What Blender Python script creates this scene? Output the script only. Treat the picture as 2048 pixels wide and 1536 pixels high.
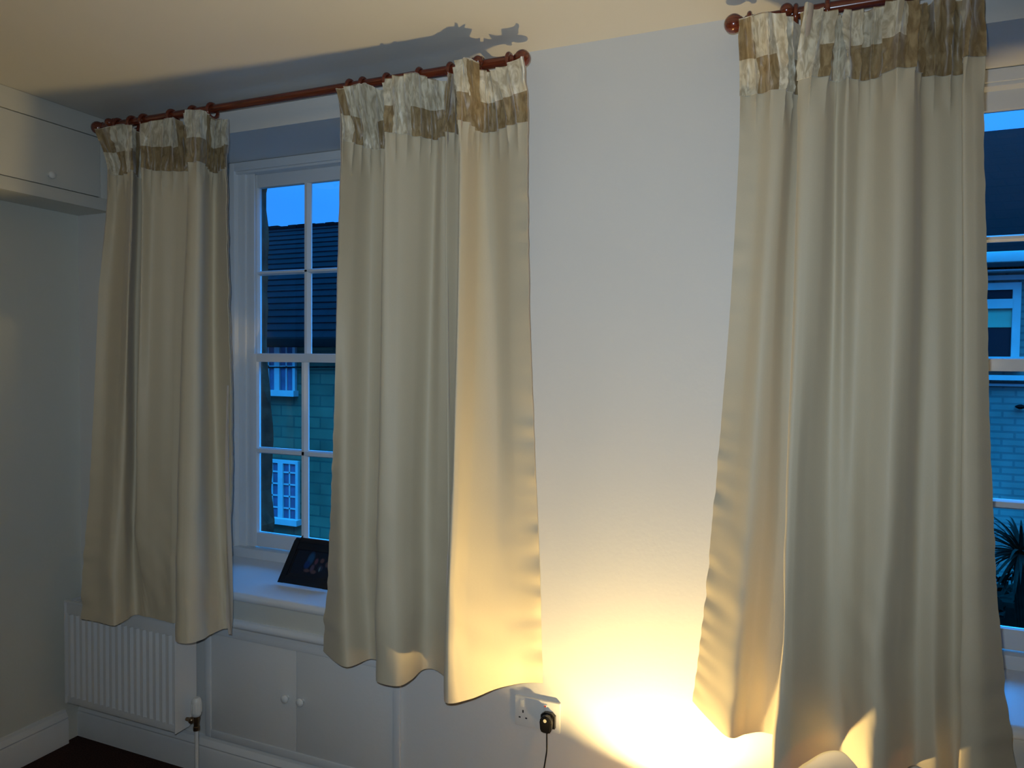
import bpy, bmesh, math, random
import numpy as np
from mathutils import Vector, Matrix, noise

random.seed(7)
R = math.radians
scene = bpy.context.scene
for o in list(bpy.data.objects):
    bpy.data.objects.remove(o)
COL = scene.collection

# ------------------------------------------------------------------ camera, light, exposure
EYE = 1.61                       # eye height above the floor; the window wall is the plane y = 0
CAM_D = 2.1
FPX, YAW, PITCH, ROLL = 1445.0, R(22.7), R(1.87), R(0.58)
cf = Vector((-math.sin(YAW)*math.cos(PITCH), math.cos(YAW)*math.cos(PITCH), -math.sin(PITCH)))
cr = Vector((math.cos(YAW), math.sin(YAW), 0.0)); cu = cr.cross(cf)
CR = cr*math.cos(ROLL) + cu*math.sin(ROLL)
CU = -cr*math.sin(ROLL) + cu*math.cos(ROLL)
cam_data = bpy.data.cameras.new('camera')
cam = bpy.data.objects.new('camera', cam_data); COL.objects.link(cam)
cam.matrix_world = Matrix(((CR.x, CU.x, -cf.x, 0), (CR.y, CU.y, -cf.y, -CAM_D),
                           (CR.z, CU.z, -cf.z, EYE), (0, 0, 0, 1)))
cam_data.sensor_width = 36.0; cam_data.lens = 36.0*FPX/2048.0
cam_data.clip_start = 0.02; cam_data.clip_end = 200
scene.camera = cam
scene.view_settings.view_transform = 'Standard'
scene.view_settings.look = 'None'
scene.view_settings.gamma = 1.0
scene.view_settings.exposure = 0.0
scene.view_settings.use_curve_mapping = False

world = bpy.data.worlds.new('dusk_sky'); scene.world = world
world.use_nodes = True
wn = world.node_tree; wn.nodes.clear()
w_out = wn.nodes.new('ShaderNodeOutputWorld'); w_bg = wn.nodes.new('ShaderNodeBackground')
w_tc = wn.nodes.new('ShaderNodeTexCoord'); w_sep = wn.nodes.new('ShaderNodeSeparateXYZ')
w_rmp = wn.nodes.new('ShaderNodeValToRGB')
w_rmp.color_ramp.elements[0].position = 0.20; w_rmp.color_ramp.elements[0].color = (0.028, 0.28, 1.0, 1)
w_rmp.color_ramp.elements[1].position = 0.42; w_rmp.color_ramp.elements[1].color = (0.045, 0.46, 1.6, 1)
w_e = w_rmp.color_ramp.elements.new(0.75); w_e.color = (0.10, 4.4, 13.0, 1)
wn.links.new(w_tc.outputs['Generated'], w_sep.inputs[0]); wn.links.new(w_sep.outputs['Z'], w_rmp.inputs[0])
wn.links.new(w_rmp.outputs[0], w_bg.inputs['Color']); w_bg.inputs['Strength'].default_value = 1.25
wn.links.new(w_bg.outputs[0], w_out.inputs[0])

LAMP = Vector((-0.37, -0.25, 0.25))      # the floor lamp below the frame: its bulb
LAMP_POWER = 3900.0
LAMP_COLOR = (1.0, 0.71, 0.29)

# the camera's own weak flash, a little above the lens: it leaves the white glints on the pole ends
fl_d = bpy.data.lights.new('camera_flash', 'SPOT'); fl_d.energy = 66.0; fl_d.spot_size = R(112); fl_d.spot_blend = 1.0; fl_d.color = (0.80, 1.0, 1.22); fl_d.shadow_soft_size = 0.012
fl_o = bpy.data.objects.new('camera_flash', fl_d); COL.objects.link(fl_o)
fl_o.matrix_world = cam.matrix_world @ Matrix.Translation((-0.03, 0.05, 0.0))

# ------------------------------------------------------------------ helpers
def solve_px(px, z, y):
    """x on the plane depth y at height z that sits at picture column px."""
    k = (px-1024.0)/FPX
    # (P-C).CR = k (P-C).cf
    a = CR - cf*k
    dy, dz = y+CAM_D, z-EYE
    return -(a.y*dy + a.z*dz)/a.x

def ray(px, py):
    return cf + CR*((px-1024.0)/FPX) + CU*((768.0-py)/FPX)

def at_z(px, py, z):
    d = ray(px, py); t = (z-EYE)/d.z
    return Vector((0, -CAM_D, EYE)) + d*t

def at_y(px, py, y):
    d = ray(px, py); t = (y+CAM_D)/d.y
    return Vector((0, -CAM_D, EYE)) + d*t

def link(o, parent=None):
    COL.objects.link(o)
    if parent is not None:
        o.parent = parent
    return o

def tag(o, label=None, cat=None, group=None, kind=None):
    if label: o['label'] = label
    if cat: o['category'] = cat
    if group: o['group'] = group
    if kind: o['kind'] = kind
    return o

def empty(name, loc, label=None, cat=None, group=None, kind=None):
    o = bpy.data.objects.new(name, None); o.empty_display_size = 0.05
    o.location = loc; link(o)
    return tag(o, label, cat, group, kind)

def build(name, bm, mat, parent=None, smooth=True, angle=35):
    me = bpy.data.meshes.new(name)
    if parent is not None:
        bmesh.ops.translate(bm, verts=bm.verts, vec=-Vector(parent_origin(parent)))
    bmesh.ops.recalc_face_normals(bm, faces=bm.faces)
    bm.to_mesh(me); bm.free()
    if isinstance(mat, (list, tuple)):
        for m in mat: me.materials.append(m)
    else:
        me.materials.append(mat)
    if smooth:
        for p in me.polygons: p.use_smooth = True
        try: me.set_sharp_from_angle(angle=R(angle))
        except Exception: pass
    o = bpy.data.objects.new(name, me)
    return link(o, parent)

def parent_origin(p):
    v = Vector((0, 0, 0))
    while p is not None:
        v += p.location; p = p.parent
    return v

def box(bm, x0, x1, y0, y1, z0, z1, bev=0.0, mi=0):
    r = bmesh.ops.create_cube(bm, size=1.0)
    vs = r['verts']
    for v in vs:
        v.co = Vector(((x0+x1)/2+v.co.x*(x1-x0), (y0+y1)/2+v.co.y*(y1-y0), (z0+z1)/2+v.co.z*(z1-z0)))
    fs = set(f for v in vs for f in v.link_faces)
    for f in fs: f.material_index = mi
    if bev > 0:
        es = list(set(e for v in vs for e in v.link_edges))
        bmesh.ops.bevel(bm, geom=es, offset=bev, segments=2, profile=0.6, affect='EDGES')
    return bm

def prism(bm, prof, axis, a, b):
    """extrude a closed 2-D profile along an axis: 'x' profile is (y,z), 'y' (x,z), 'z' (x,y)."""
    def P(q, t):
        if axis == 'x': return (t, q[0], q[1])
        if axis == 'y': return (q[0], t, q[1])
        return (q[0], q[1], t)
    A = [bm.verts.new(P(q, a)) for q in prof]; B = [bm.verts.new(P(q, b)) for q in prof]
    n = len(prof)
    for i in range(n):
        bm.faces.new((A[i], A[(i+1) % n], B[(i+1) % n], B[i]))
    bm.faces.new(A[::-1]); bm.faces.new(B)
    return bm

def lathe(bm, prof, origin, axis='z', seg=32):
    """prof = [(radius, height)] turned about an axis through origin."""
    o = Vector(origin); rings = []
    def P(r, h, t):
        c, s = math.cos(t)*r, math.sin(t)*r
        return o + (Vector((c, s, h)) if axis == 'z' else Vector((h, c, s)) if axis == 'x' else Vector((c, h, s)))
    for r, h in prof:
        if r < 1e-6:
            rings.append([bm.verts.new(P(0, h, 0))])
        else:
            rings.append([bm.verts.new(P(r, h, 2*math.pi*i/seg)) for i in range(seg)])
    for a, b in zip(rings, rings[1:]):
        for i in range(seg):
            j = (i+1) % seg
            if len(a) == 1 and len(b) == 1: continue
            if len(a) == 1: bm.faces.new((a[0], b[i], b[j]))
            elif len(b) == 1: bm.faces.new((a[i], a[j], b[0]))
            else: bm.faces.new((a[i], a[j], b[j], b[i]))
    return bm

def tube(bm, pts, rad, seg=10, cap=True):
    pts = [Vector(p) for p in pts]; rings = []
    up = Vector((0, 0, 1))
    for i, p in enumerate(pts):
        d = (pts[min(i+1, len(pts)-1)] - pts[max(i-1, 0)]).normalized()
        a = d.cross(up)
        if a.length < 1e-3: a = d.cross(Vector((0, 1, 0)))
        a.normalize(); b = d.cross(a)
        rr = rad[i] if isinstance(rad, (list, tuple)) else rad
        rings.append([bm.verts.new(p + (a*math.cos(2*math.pi*k/seg)+b*math.sin(2*math.pi*k/seg))*rr) for k in range(seg)])
    for A, B in zip(rings, rings[1:]):
        for k in range(seg):
            bm.faces.new((A[k], A[(k+1) % seg], B[(k+1) % seg], B[k]))
    if cap:
        bm.faces.new(rings[0]); bm.faces.new(rings[-1][::-1])
    return bm

def torus(bm, c, R0, r0, axis='x', seg=32, sub=10):
    c = Vector(c); g = []
    for i in range(seg):
        t = 2*math.pi*i/seg; row = []
        for j in range(sub):
            f = 2*math.pi*j/sub; rr = R0+r0*math.cos(f); h = r0*math.sin(f)
            if axis == 'x': v = Vector((h, rr*math.cos(t), rr*math.sin(t)))
            elif axis == 'y': v = Vector((rr*math.cos(t), h, rr*math.sin(t)))
            else: v = Vector((rr*math.cos(t), rr*math.sin(t), h))
            row.append(bm.verts.new(c+v))
        g.append(row)
    for i in range(seg):
        for j in range(sub):
            bm.faces.new((g[i][j], g[(i+1) % seg][j], g[(i+1) % seg][(j+1) % sub], g[i][(j+1) % sub]))
    return bm

# ------------------------------------------------------------------ materials
def pmat(name, col, rough=0.5, metal=0.0, var=0.06, vscale=6.0, bump=0.0, bscale=40.0, spec=0.5, coat=0.0, sheen=0.0):
    m = bpy.data.materials.new(name); m.use_nodes = True
    nt = m.node_tree; b = nt.nodes['Principled BSDF']
    tc = nt.nodes.new('ShaderNodeTexCoord'); nz = nt.nodes.new('ShaderNodeTexNoise')
    nz.inputs['Scale'].default_value = vscale; nz.inputs['Detail'].default_value = 4
    nt.links.new(tc.outputs['Object'], nz.inputs['Vector'])
    rp = nt.nodes.new('ShaderNodeValToRGB')
    rp.color_ramp.elements[0].position = 0.3; rp.color_ramp.elements[1].position = 0.7
    rp.color_ramp.elements[0].color = tuple(max(0, c*(1-var)) for c in col)+(1,)
    rp.color_ramp.elements[1].color = tuple(min(1, c*(1+var)) for c in col)+(1,)
    nt.links.new(nz.outputs[0], rp.inputs[0]); nt.links.new(rp.outputs[0], b.inputs['Base Color'])
    b.inputs['Roughness'].default_value = rough; b.inputs['Metallic'].default_value = metal
    b.inputs['Specular IOR Level'].default_value = spec
    b.inputs['Coat Weight'].default_value = coat
    b.inputs['Sheen Weight'].default_value = sheen
    if bump > 0:
        n2 = nt.nodes.new('ShaderNodeTexNoise'); n2.inputs['Scale'].default_value = bscale; n2.inputs['Detail'].default_value = 5
        nt.links.new(tc.outputs['Object'], n2.inputs['Vector'])
        bp = nt.nodes.new('ShaderNodeBump'); bp.inputs['Strength'].default_value = bump; bp.inputs['Distance'].default_value = 0.004
        nt.links.new(n2.outputs[0], bp.inputs['Height']); nt.links.new(bp.outputs[0], b.inputs['Normal'])
    return m

M = {}
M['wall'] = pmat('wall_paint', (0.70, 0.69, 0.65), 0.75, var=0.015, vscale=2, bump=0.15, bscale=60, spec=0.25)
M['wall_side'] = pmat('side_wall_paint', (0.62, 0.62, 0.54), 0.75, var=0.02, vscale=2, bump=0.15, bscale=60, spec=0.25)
M['ceiling'] = pmat('ceiling_paint', (0.72, 0.70, 0.64), 0.85, var=0.015, vscale=2, bump=0.1, bscale=50, spec=0.2)
M['gloss'] = pmat('white_gloss_woodwork', (0.70, 0.71, 0.70), 0.35, var=0.02, vscale=5, bump=0.05, bscale=30)
M['cream_board'] = pmat('cream_board_paint', (0.66, 0.64, 0.55), 0.5, var=0.02, vscale=5)
M['cupboard'] = pmat('cupboard_paint', (0.64, 0.64, 0.58), 0.5, var=0.02, vscale=3, bump=0.05)
M['crack'] = pmat('dark_gap', (0.03, 0.03, 0.03), 0.9)
M['carpet'] = pmat('dark_brown_carpet', (0.045, 0.022, 0.018), 0.95, var=0.5, vscale=180, bump=1.0, bscale=300, spec=0.1)
M['rad'] = pmat('radiator_enamel', (0.70, 0.70, 0.68), 0.35, var=0.02)
M['plastic'] = pmat('white_plastic', (0.74, 0.74, 0.70), 0.35, var=0.01)
M['brass'] = pmat('aged_brass', (0.24, 0.16, 0.09), 0.3, metal=0.9, var=0.2, vscale=60)
M['pipe'] = pmat('pipe_paint', (0.68, 0.68, 0.64), 0.4, var=0.02)
M['black'] = pmat('black_plastic', (0.012, 0.011, 0.010), 0.3, var=0.2)
M['pin'] = pmat('socket_hole', (0.02, 0.02, 0.02), 0.8)
M['red'] = pmat('switch_red', (0.6, 0.05, 0.03), 0.5)
M['sticker'] = pmat('round_sticker', (0.78, 0.72, 0.50), 0.6)
M['frame_black'] = pmat('black_frame_wood', (0.010, 0.008, 0.008), 0.25, var=0.3, vscale=30)
M['steel'] = pmat('lamp_steel', (0.35, 0.33, 0.30), 0.35, metal=0.9)
M['glaze_lines'] = pmat('far_net', (0.10, 0.14, 0.30), 0.8, var=0.3, vscale=12)

def wood_mat():
    m = bpy.data.materials.new('mahogany_varnish'); m.use_nodes = True
    nt = m.node_tree; b = nt.nodes['Principled BSDF']
    tc = nt.nodes.new('ShaderNodeTexCoord'); mp = nt.nodes.new('ShaderNodeMapping')
    mp.inputs['Scale'].default_value = (4, 60, 60)
    nz = nt.nodes.new('ShaderNodeTexNoise'); nz.inputs['Scale'].default_value = 3; nz.inputs['Detail'].default_value = 6
    rp = nt.nodes.new('ShaderNodeValToRGB')
    rp.color_ramp.elements[0].color = (0.085, 0.016, 0.008, 1); rp.color_ramp.elements[1].color = (0.22, 0.042, 0.014, 1)
    rp.color_ramp.elements[0].position = .3; rp.color_ramp.elements[1].position = .7
    nt.links.new(tc.outputs['Object'], mp.inputs[0]); nt.links.new(mp.outputs[0], nz.inputs[0])
    nt.links.new(nz.outputs[0], rp.inputs[0]); nt.links.new(rp.outputs[0], b.inputs['Base Color'])
    b.inputs['Roughness'].default_value = 0.22; b.inputs['Coat Weight'].default_value = 0.6
    b.inputs['Coat Roughness'].default_value = 0.08
    return m
M['wood'] = wood_mat()

def glass_mat(tint=(0.92, 0.96, 1.0)):
    m = bpy.data.materials.new('window_glass'); m.use_nodes = True
    nt = m.node_tree; nt.nodes.clear()
    out = nt.nodes.new('ShaderNodeOutputMaterial'); mx = nt.nodes.new('ShaderNodeMixShader')
    tr = nt.nodes.new('ShaderNodeBsdfTransparent'); gl = nt.nodes.new('ShaderNodeBsdfGlossy')
    tr.inputs[0].default_value = tint+(1,); gl.inputs['Roughness'].default_value = 0.02
    fr = nt.nodes.new('ShaderNodeFresnel'); fr.inputs[0].default_value = 1.35
    nt.links.new(fr.outputs[0], mx.inputs[0]); nt.links.new(tr.outputs[0], mx.inputs[1]); nt.links.new(gl.outputs[0], mx.inputs[2])
    nt.links.new(mx.outputs[0], out.inputs[0])
    return m
M['glass'] = glass_mat()

def cloth_mat():
    m = bpy.data.materials.new('cream_curtain_sateen'); m.use_nodes = True
    nt = m.node_tree; b = nt.nodes['Principled BSDF']; out = nt.nodes['Material Output']
    uv = nt.nodes.new('ShaderNodeUVMap'); uv.uv_map = 'UVMap'
    mp = nt.nodes.new('ShaderNodeMapping'); mp.inputs['Scale'].default_value = (260, 900, 1)
    nz = nt.nodes.new('ShaderNodeTexNoise'); nz.inputs['Scale'].default_value = 1.0; nz.inputs['Detail'].default_value = 2
    rp = nt.nodes.new('ShaderNodeValToRGB')
    rp.color_ramp.elements[0].color = (0.62, 0.54, 0.375, 1); rp.color_ramp.elements[1].color = (0.69, 0.61, 0.435, 1)
    nt.links.new(uv.outputs[0], mp.inputs[0]); nt.links.new(mp.outputs[0], nz.inputs[0])
    nt.links.new(nz.outputs[0], rp.inputs[0]); nt.links.new(rp.outputs[0], b.inputs['Base Color'])
    b.inputs['Roughness'].default_value = 0.55; b.inputs['Sheen Weight'].default_value = 0.25
    b.inputs['Specular IOR Level'].default_value = 0.35
    bp = nt.nodes.new('ShaderNodeBump'); bp.inputs['Strength'].default_value = 0.12; bp.inputs['Distance'].default_value = 0.001
    nt.links.new(nz.outputs[0], bp.inputs['Height']); nt.links.new(bp.outputs[0], b.inputs['Normal'])
    tl = nt.nodes.new('ShaderNodeBsdfTranslucent'); tl.inputs[0].default_value = (0.75, 0.48, 0.18, 1)
    mx = nt.nodes.new('ShaderNodeMixShader'); mx.inputs[0].default_value = 0.16
    nt.links.new(b.outputs[0], mx.inputs[1]); nt.links.new(tl.outputs[0], mx.inputs[2])
    nt.links.new(mx.outputs[0], out.inputs['Surface'])
    return m
M['cloth'] = cloth_mat()

def lining_mat():
    m = bpy.data.materials.new('pale_curtain_lining'); m.use_nodes = True
    nt = m.node_tree; b = nt.nodes['Principled BSDF']; out = nt.nodes['Material Output']
    b.inputs['Base Color'].default_value = (0.66, 0.58, 0.50, 1); b.inputs['Roughness'].default_value = 0.8
    tc = nt.nodes.new('ShaderNodeTexCoord'); nz = nt.nodes.new('ShaderNodeTexNoise'); nz.inputs['Scale'].default_value = 300
    bp = nt.nodes.new('ShaderNodeBump'); bp.inputs['Strength'].default_value = 0.1; bp.inputs['Distance'].default_value = 0.001
    nt.links.new(tc.outputs['Object'], nz.inputs[0]); nt.links.new(nz.outputs[0], bp.inputs['Height']); nt.links.new(bp.outputs[0], b.inputs['Normal'])
    tl = nt.nodes.new('ShaderNodeBsdfTranslucent'); tl.inputs[0].default_value = (0.7, 0.55, 0.35, 1)
    mx = nt.nodes.new('ShaderNodeMixShader'); mx.inputs[0].default_value = 0.35
    nt.links.new(b.outputs[0], mx.inputs[1]); nt.links.new(tl.outputs[0], mx.inputs[2])
    nt.links.new(mx.outputs[0], out.inputs['Surface'])
    return m
M['lining'] = lining_mat()

def velvet_mat():
    """crushed velvet checks, gold and silver, two rows high (UV in metres; v = height)."""
    m = bpy.data.materials.new('crushed_velvet_checks'); m.use_nodes = True
    nt = m.node_tree; b = nt.nodes['Principled BSDF']
    uv = nt.nodes.new('ShaderNodeUVMap'); uv.uv_map = 'UVMap'
    wz = nt.nodes.new('ShaderNodeTexNoise'); wz.inputs['Scale'].default_value = 14.0
    nt.links.new(uv.outputs[0], wz.inputs[0])
    wm = nt.nodes.new('ShaderNodeVectorMath'); wm.operation = 'MULTIPLY_ADD'; wm.inputs[1].default_value = (0.030, 0.004, 0)
    nt.links.new(wz.outputs[1], wm.inputs[0]); nt.links.new(uv.outputs[0], wm.inputs[2])
    dv = nt.nodes.new('ShaderNodeVectorMath'); dv.operation = 'DIVIDE'; dv.inputs[1].default_value = (0.058, 0.0885, 1)
    nt.links.new(wm.outputs[0], dv.inputs[0])
    fl0 = nt.nodes.new('ShaderNodeVectorMath'); fl0.operation = 'FLOOR'; nt.links.new(dv.outputs[0], fl0.inputs[0])
    fl = nt.nodes.new('ShaderNodeVectorMath'); fl.operation = 'ADD'; fl.inputs[1].default_value = (4, 0, 0); nt.links.new(fl0.outputs[0], fl.inputs[0])
    wn_ = nt.nodes.new('ShaderNodeTexWhiteNoise'); wn_.noise_dimensions = '2D'; nt.links.new(fl.outputs[0], wn_.inputs['Vector'])
    sp = nt.nodes.new('ShaderNodeSeparateXYZ'); nt.links.new(fl.outputs[0], sp.inputs[0])
    th = nt.nodes.new('ShaderNodeMapRange'); th.inputs[1].default_value = -2; th.inputs[2].default_value = -1; th.inputs[3].default_value = 0.38; th.inputs[4].default_value = 0.66
    nt.links.new(sp.outputs['Y'], th.inputs[0])
    ck = nt.nodes.new('ShaderNodeMath'); ck.operation = 'GREATER_THAN'; nt.links.new(wn_.outputs['Value'], ck.inputs[0]); nt.links.new(th.outputs[0], ck.inputs[1])
    mp2 = nt.nodes.new('ShaderNodeMapping'); mp2.inputs['Scale'].default_value = (75, 22, 1)
    nz = nt.nodes.new('ShaderNodeTexNoise'); nz.inputs['Scale'].default_value = 1.0; nz.inputs['Detail'].default_value = 5; nz.inputs['Distortion'].default_value = 1.2
    nt.links.new(uv.outputs[0], mp2.inputs[0]); nt.links.new(mp2.outputs[0], nz.inputs[0])
    g = nt.nodes.new('ShaderNodeValToRGB'); g.color_ramp.elements[0].position = .38; g.color_ramp.elements[1].position = .66
    g.color_ramp.elements[0].color = (0.20, 0.13, 0.05, 1); g.color_ramp.elements[1].color = (0.36, 0.265, 0.13, 1)
    s = nt.nodes.new('ShaderNodeValToRGB'); s.color_ramp.elements[0].position = .40; s.color_ramp.elements[1].position = .60
    s.color_ramp.elements[0].color = (0.42, 0.355, 0.235, 1); s.color_ramp.elements[1].color = (0.68, 0.62, 0.46, 1)
    nt.links.new(nz.outputs[0], g.inputs[0]); nt.links.new(nz.outputs[0], s.inputs[0])
    mx = nt.nodes.new('ShaderNodeMix'); mx.data_type = 'RGBA'
    nt.links.new(ck.outputs[0], mx.inputs[0]); nt.links.new(s.outputs[0], mx.inputs[6]); nt.links.new(g.outputs[0], mx.inputs[7])
    nt.links.new(mx.outputs[2], b.inputs['Base Color'])
    b.inputs['Roughness'].default_value = 0.42; b.inputs['Sheen Weight'].default_value = 0.6
    bp = nt.nodes.new('ShaderNodeBump'); bp.inputs['Strength'].default_value = 0.4; bp.inputs['Distance'].default_value = 0.003
    nt.links.new(nz.outputs[0], bp.inputs['Height']); nt.links.new(bp.outputs[0], b.inputs['Normal'])
    return m
M['velvet'] = velvet_mat()

def brick_mat(name, c1, c2, mortar, sx, sy, rough=0.9, bump=0.5, offset=0.5):
    m = bpy.data.materials.new(name); m.use_nodes = True
    nt = m.node_tree; b = nt.nodes['Principled BSDF']
    tc = nt.nodes.new('ShaderNodeTexCoord'); sp = nt.nodes.new('ShaderNodeSeparateXYZ'); cb = nt.nodes.new('ShaderNodeCombineXYZ')
    nt.links.new(tc.outputs['Object'], sp.inputs[0]); nt.links.new(sp.outputs['X'], cb.inputs['X']); nt.links.new(sp.outputs['Z'], cb.inputs['Y'])
    br = nt.nodes.new('ShaderNodeTexBrick'); br.inputs['Scale'].default_value = 1.0
    br.inputs['Brick Width'].default_value = sx; br.inputs['Row Height'].default_value = sy
    br.inputs['Mortar Size'].default_value = 0.012; br.offset = offset
    br.inputs['Color1'].default_value = c1+(1,); br.inputs['Color2'].default_value = c2+(1,); br.inputs['Mortar'].default_value = mortar+(1,)
    nz = nt.nodes.new('ShaderNodeTexNoise'); nz.inputs['Scale'].default_value = 1.6; nz.inputs['Detail'].default_value = 6
    nt.links.new(tc.outputs['Object'], nz.inputs[0])
    rp = nt.nodes.new('ShaderNodeMapRange'); rp.inputs[1].default_value = .3; rp.inputs[2].default_value = .7; rp.inputs[3].default_value = .7; rp.inputs[4].default_value = 1.25
    nt.links.new(nz.outputs[0], rp.inputs[0])
    mx = nt.nodes.new('ShaderNodeVectorMath'); mx.operation = 'SCALE'
    nt.links.new(cb.outputs[0], br.inputs['Vector']); nt.links.new(br.outputs['Color'], mx.inputs[0]); nt.links.new(rp.outputs[0], mx.inputs['Scale'])
    nt.links.new(mx.outputs[0], b.inputs['Base Color']); b.inputs['Roughness'].default_value = rough; b.inputs['Specular IOR Level'].default_value = 0.03
    bp = nt.nodes.new('ShaderNodeBump'); bp.inputs['Strength'].default_value = bump; bp.inputs['Distance'].default_value = 0.01; bp.invert = True
    nt.links.new(br.outputs['Fac'], bp.inputs['Height']); nt.links.new(bp.outputs[0], b.inputs['Normal'])
    return m
M['stone'] = brick_mat('coursed_stone', (0.13, 0.085, 0.047), (0.095, 0.066, 0.038), (0.07, 0.052, 0.034), 0.5, 0.17)
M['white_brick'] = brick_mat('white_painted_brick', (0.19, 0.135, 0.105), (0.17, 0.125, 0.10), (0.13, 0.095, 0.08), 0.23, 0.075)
M['tiles'] = brick_mat('dark_roof_tiles', (0.012, 0.0020, 0.0032), (0.007, 0.0012, 0.0020), (0.002, 0.001, 0.0013), 0.28, 0.19, bump=1.0)
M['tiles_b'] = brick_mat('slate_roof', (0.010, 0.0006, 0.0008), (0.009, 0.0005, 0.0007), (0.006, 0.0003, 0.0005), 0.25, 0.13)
M['jamb'] = pmat('rough_dark_stone', (0.085, 0.028, 0.014), 0.95, var=0.5, vscale=14, bump=1.0, bscale=40, spec=0.1)
M['far_white'] = pmat('far_white_joinery', (0.42, 0.28, 0.25), 0.6, spec=0.1)
M['far_dark'] = pmat('far_dark_glass', (0.010, 0.006, 0.008), 0.35, spec=0.15, var=0.4, vscale=2)
M['far_net'] = pmat('far_net_curtain', (0.10, 0.05, 0.085), 0.8, var=0.35, vscale=7)
M['far_blind'] = pmat('far_blind', (0.20, 0.20, 0.12), 0.8)
M['gutter'] = pmat('dark_gutter', (0.004, 0.003, 0.003), 0.8, spec=0.02)
M['leaf'] = pmat('dark_leaf', (0.006, 0.005, 0.003), 0.8, var=0.4, vscale=20, spec=0.04)
M['asphalt'] = pmat('street_asphalt', (0.03, 0.025, 0.02), 0.9, var=0.2, vscale=8, bump=0.3)

# ------------------------------------------------------------------ room shell
X0, X1, Y0, ZC = -2.85, 2.6, -3.9, 2.56
WIN = [(-1.705, 'window_1'), (0.59, 'window_2')]
HALF = 0.66                       # half width of each opening
Z_SILL, Z_SOF = 0.745, 2.445      # opening bottom / top at the room side
YF = 0.33                         # room face of the sash boxes

bm = bmesh.new(); box(bm, X0-0.2, X1+0.2, Y0-0.2, 0.46, -0.12, 0.0)
tag(build('floor', bm, M['carpet'], smooth=False), kind='structure')
bm = bmesh.new(); box(bm, X0-0.2, X1+0.2, Y0-0.2, 0.46, ZC, ZC+0.14)
tag(build('ceiling', bm, M['ceiling'], smooth=False), kind='structure')
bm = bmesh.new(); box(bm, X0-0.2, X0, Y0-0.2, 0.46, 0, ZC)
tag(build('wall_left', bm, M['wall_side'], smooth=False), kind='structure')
bm = bmesh.new(); box(bm, X1, X1+0.2, Y0-0.2, 0.46, 0, ZC)
tag(build('wall_right', bm, M['wall'], smooth=False), kind='structure')
bm = bmesh.new(); box(bm, X0, X1, Y0-0.2, Y0, 0, ZC)
tag(build('wall_near', bm, M['wall'], smooth=False), kind='structure')

# window wall: piers, aprons and heads in one wall, reveals included
bm = bmesh.new()
xs = [X0]
for cx, _ in WIN: xs += [cx-HALF, cx+HALF]
xs += [X1]
for i in range(0, len(xs), 2):
    box(bm, xs[i], xs[i+1], 0, 0.46, 0, ZC)
for cx, _ in WIN:
    box(bm, cx-HALF, cx+HALF, 0, 0.46, 0, Z_SILL-0.03)
    box(bm, cx-HALF, cx+HALF, 0, 0.46, Z_SOF, ZC)
tag(build('wall_far', bm, M['wall'], smooth=False), kind='structure')

# rough stone outer leaf, its jambs ragged
def ragged(bm, x_edge, side, z0, z1, y0, y1, seed):
    """a pier of stone whose inner edge wanders; side=+1: stone lies left of the edge"""
    n = 44; rnd = random.Random(seed); rows = []
    for i in range(n+1):
        z = z0+(z1-z0)*i/n
        d = 0.034*noise.noise(Vector((z*3.1, seed, 0)))*1.6 + 0.012*noise.noise(Vector((z*13, seed, 4)))
        xe = x_edge + side*(d + 0.012*(1.4-z))
        rows.append([bm.verts.new((xe, y1, z)), bm.verts.new((xe+side*0.01*rnd.uniform(-1, 1), (y0+y1)/2, z)), bm.verts.new((xe-side*0.004, y0, z)),
                     bm.verts.new((x_edge-side*0.42, y0, z)), bm.verts.new((x_edge-side*0.42, y1, z))])
    for a, b in zip(rows, rows[1:]):
        for k in range(5):
            bm.faces.new((a[k], a[(k+1) % 5], b[(k+1) % 5], b[k]))
    bm.faces.new(rows[0]); bm.faces.new(rows[-1][::-1])
bm = bmesh.new()
for cx, nm in WIN:
    ragged(bm, cx-0.616, 1, -0.6, 2.75, 0.465, 0.56, 3.0+cx)
    ragged(bm, cx+0.616, -1, -0.6, 2.75, 0.465, 0.56, 8.0+cx)
    box(bm, cx-0.96, cx+0.96, 0.465, 0.56, 2.42, 2.75)
    box(bm, cx-0.96, cx+0.96, 0.465, 0.58, -0.6, 0.72)
tag(build('wall_outside', bm, M['jamb'], smooth=False), kind='structure')

# ------------------------------------------------------------------ sash windows
def sash(bm, x0, x1, y0, y1, z_lo, z_hi, bot, top, stile, nx, nz, barw, bars_z):
    box(bm, x0, x0+stile, y0, y1, z_lo, z_hi, 0.002); box(bm, x1-stile, x1, y0, y1, z_lo, z_hi, 0.002)
    box(bm, x0+stile, x1-stile, y0, y1, z_lo, z_lo+bot, 0.002); box(bm, x0+stile, x1-stile, y0, y1, z_hi-top, z_hi, 0.002)
    gx0, gx1 = x0+stile, x1-stile
    w = (gx1-gx0-(nx-1)*barw)/nx
    for i in range(1, nx):
        xa = gx0+i*w+(i-1)*barw
        prism(bm, [(xa+0.009, y0), (xa+barw-0.009, y0), (xa+barw, y0+0.016), (xa+barw, y1-0.004), (xa, y1-0.004), (xa, y0+0.016)], 'z', z_lo+bot, z_hi-top)
    for a, b in bars_z:
        prism(bm, [(y0, a+0.006), (y0+0.016, a), (y1-0.004, a), (y1-0.004, b), (y0+0.016, b), (y0, b-0.006)], 'x', gx0, gx1)

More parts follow.
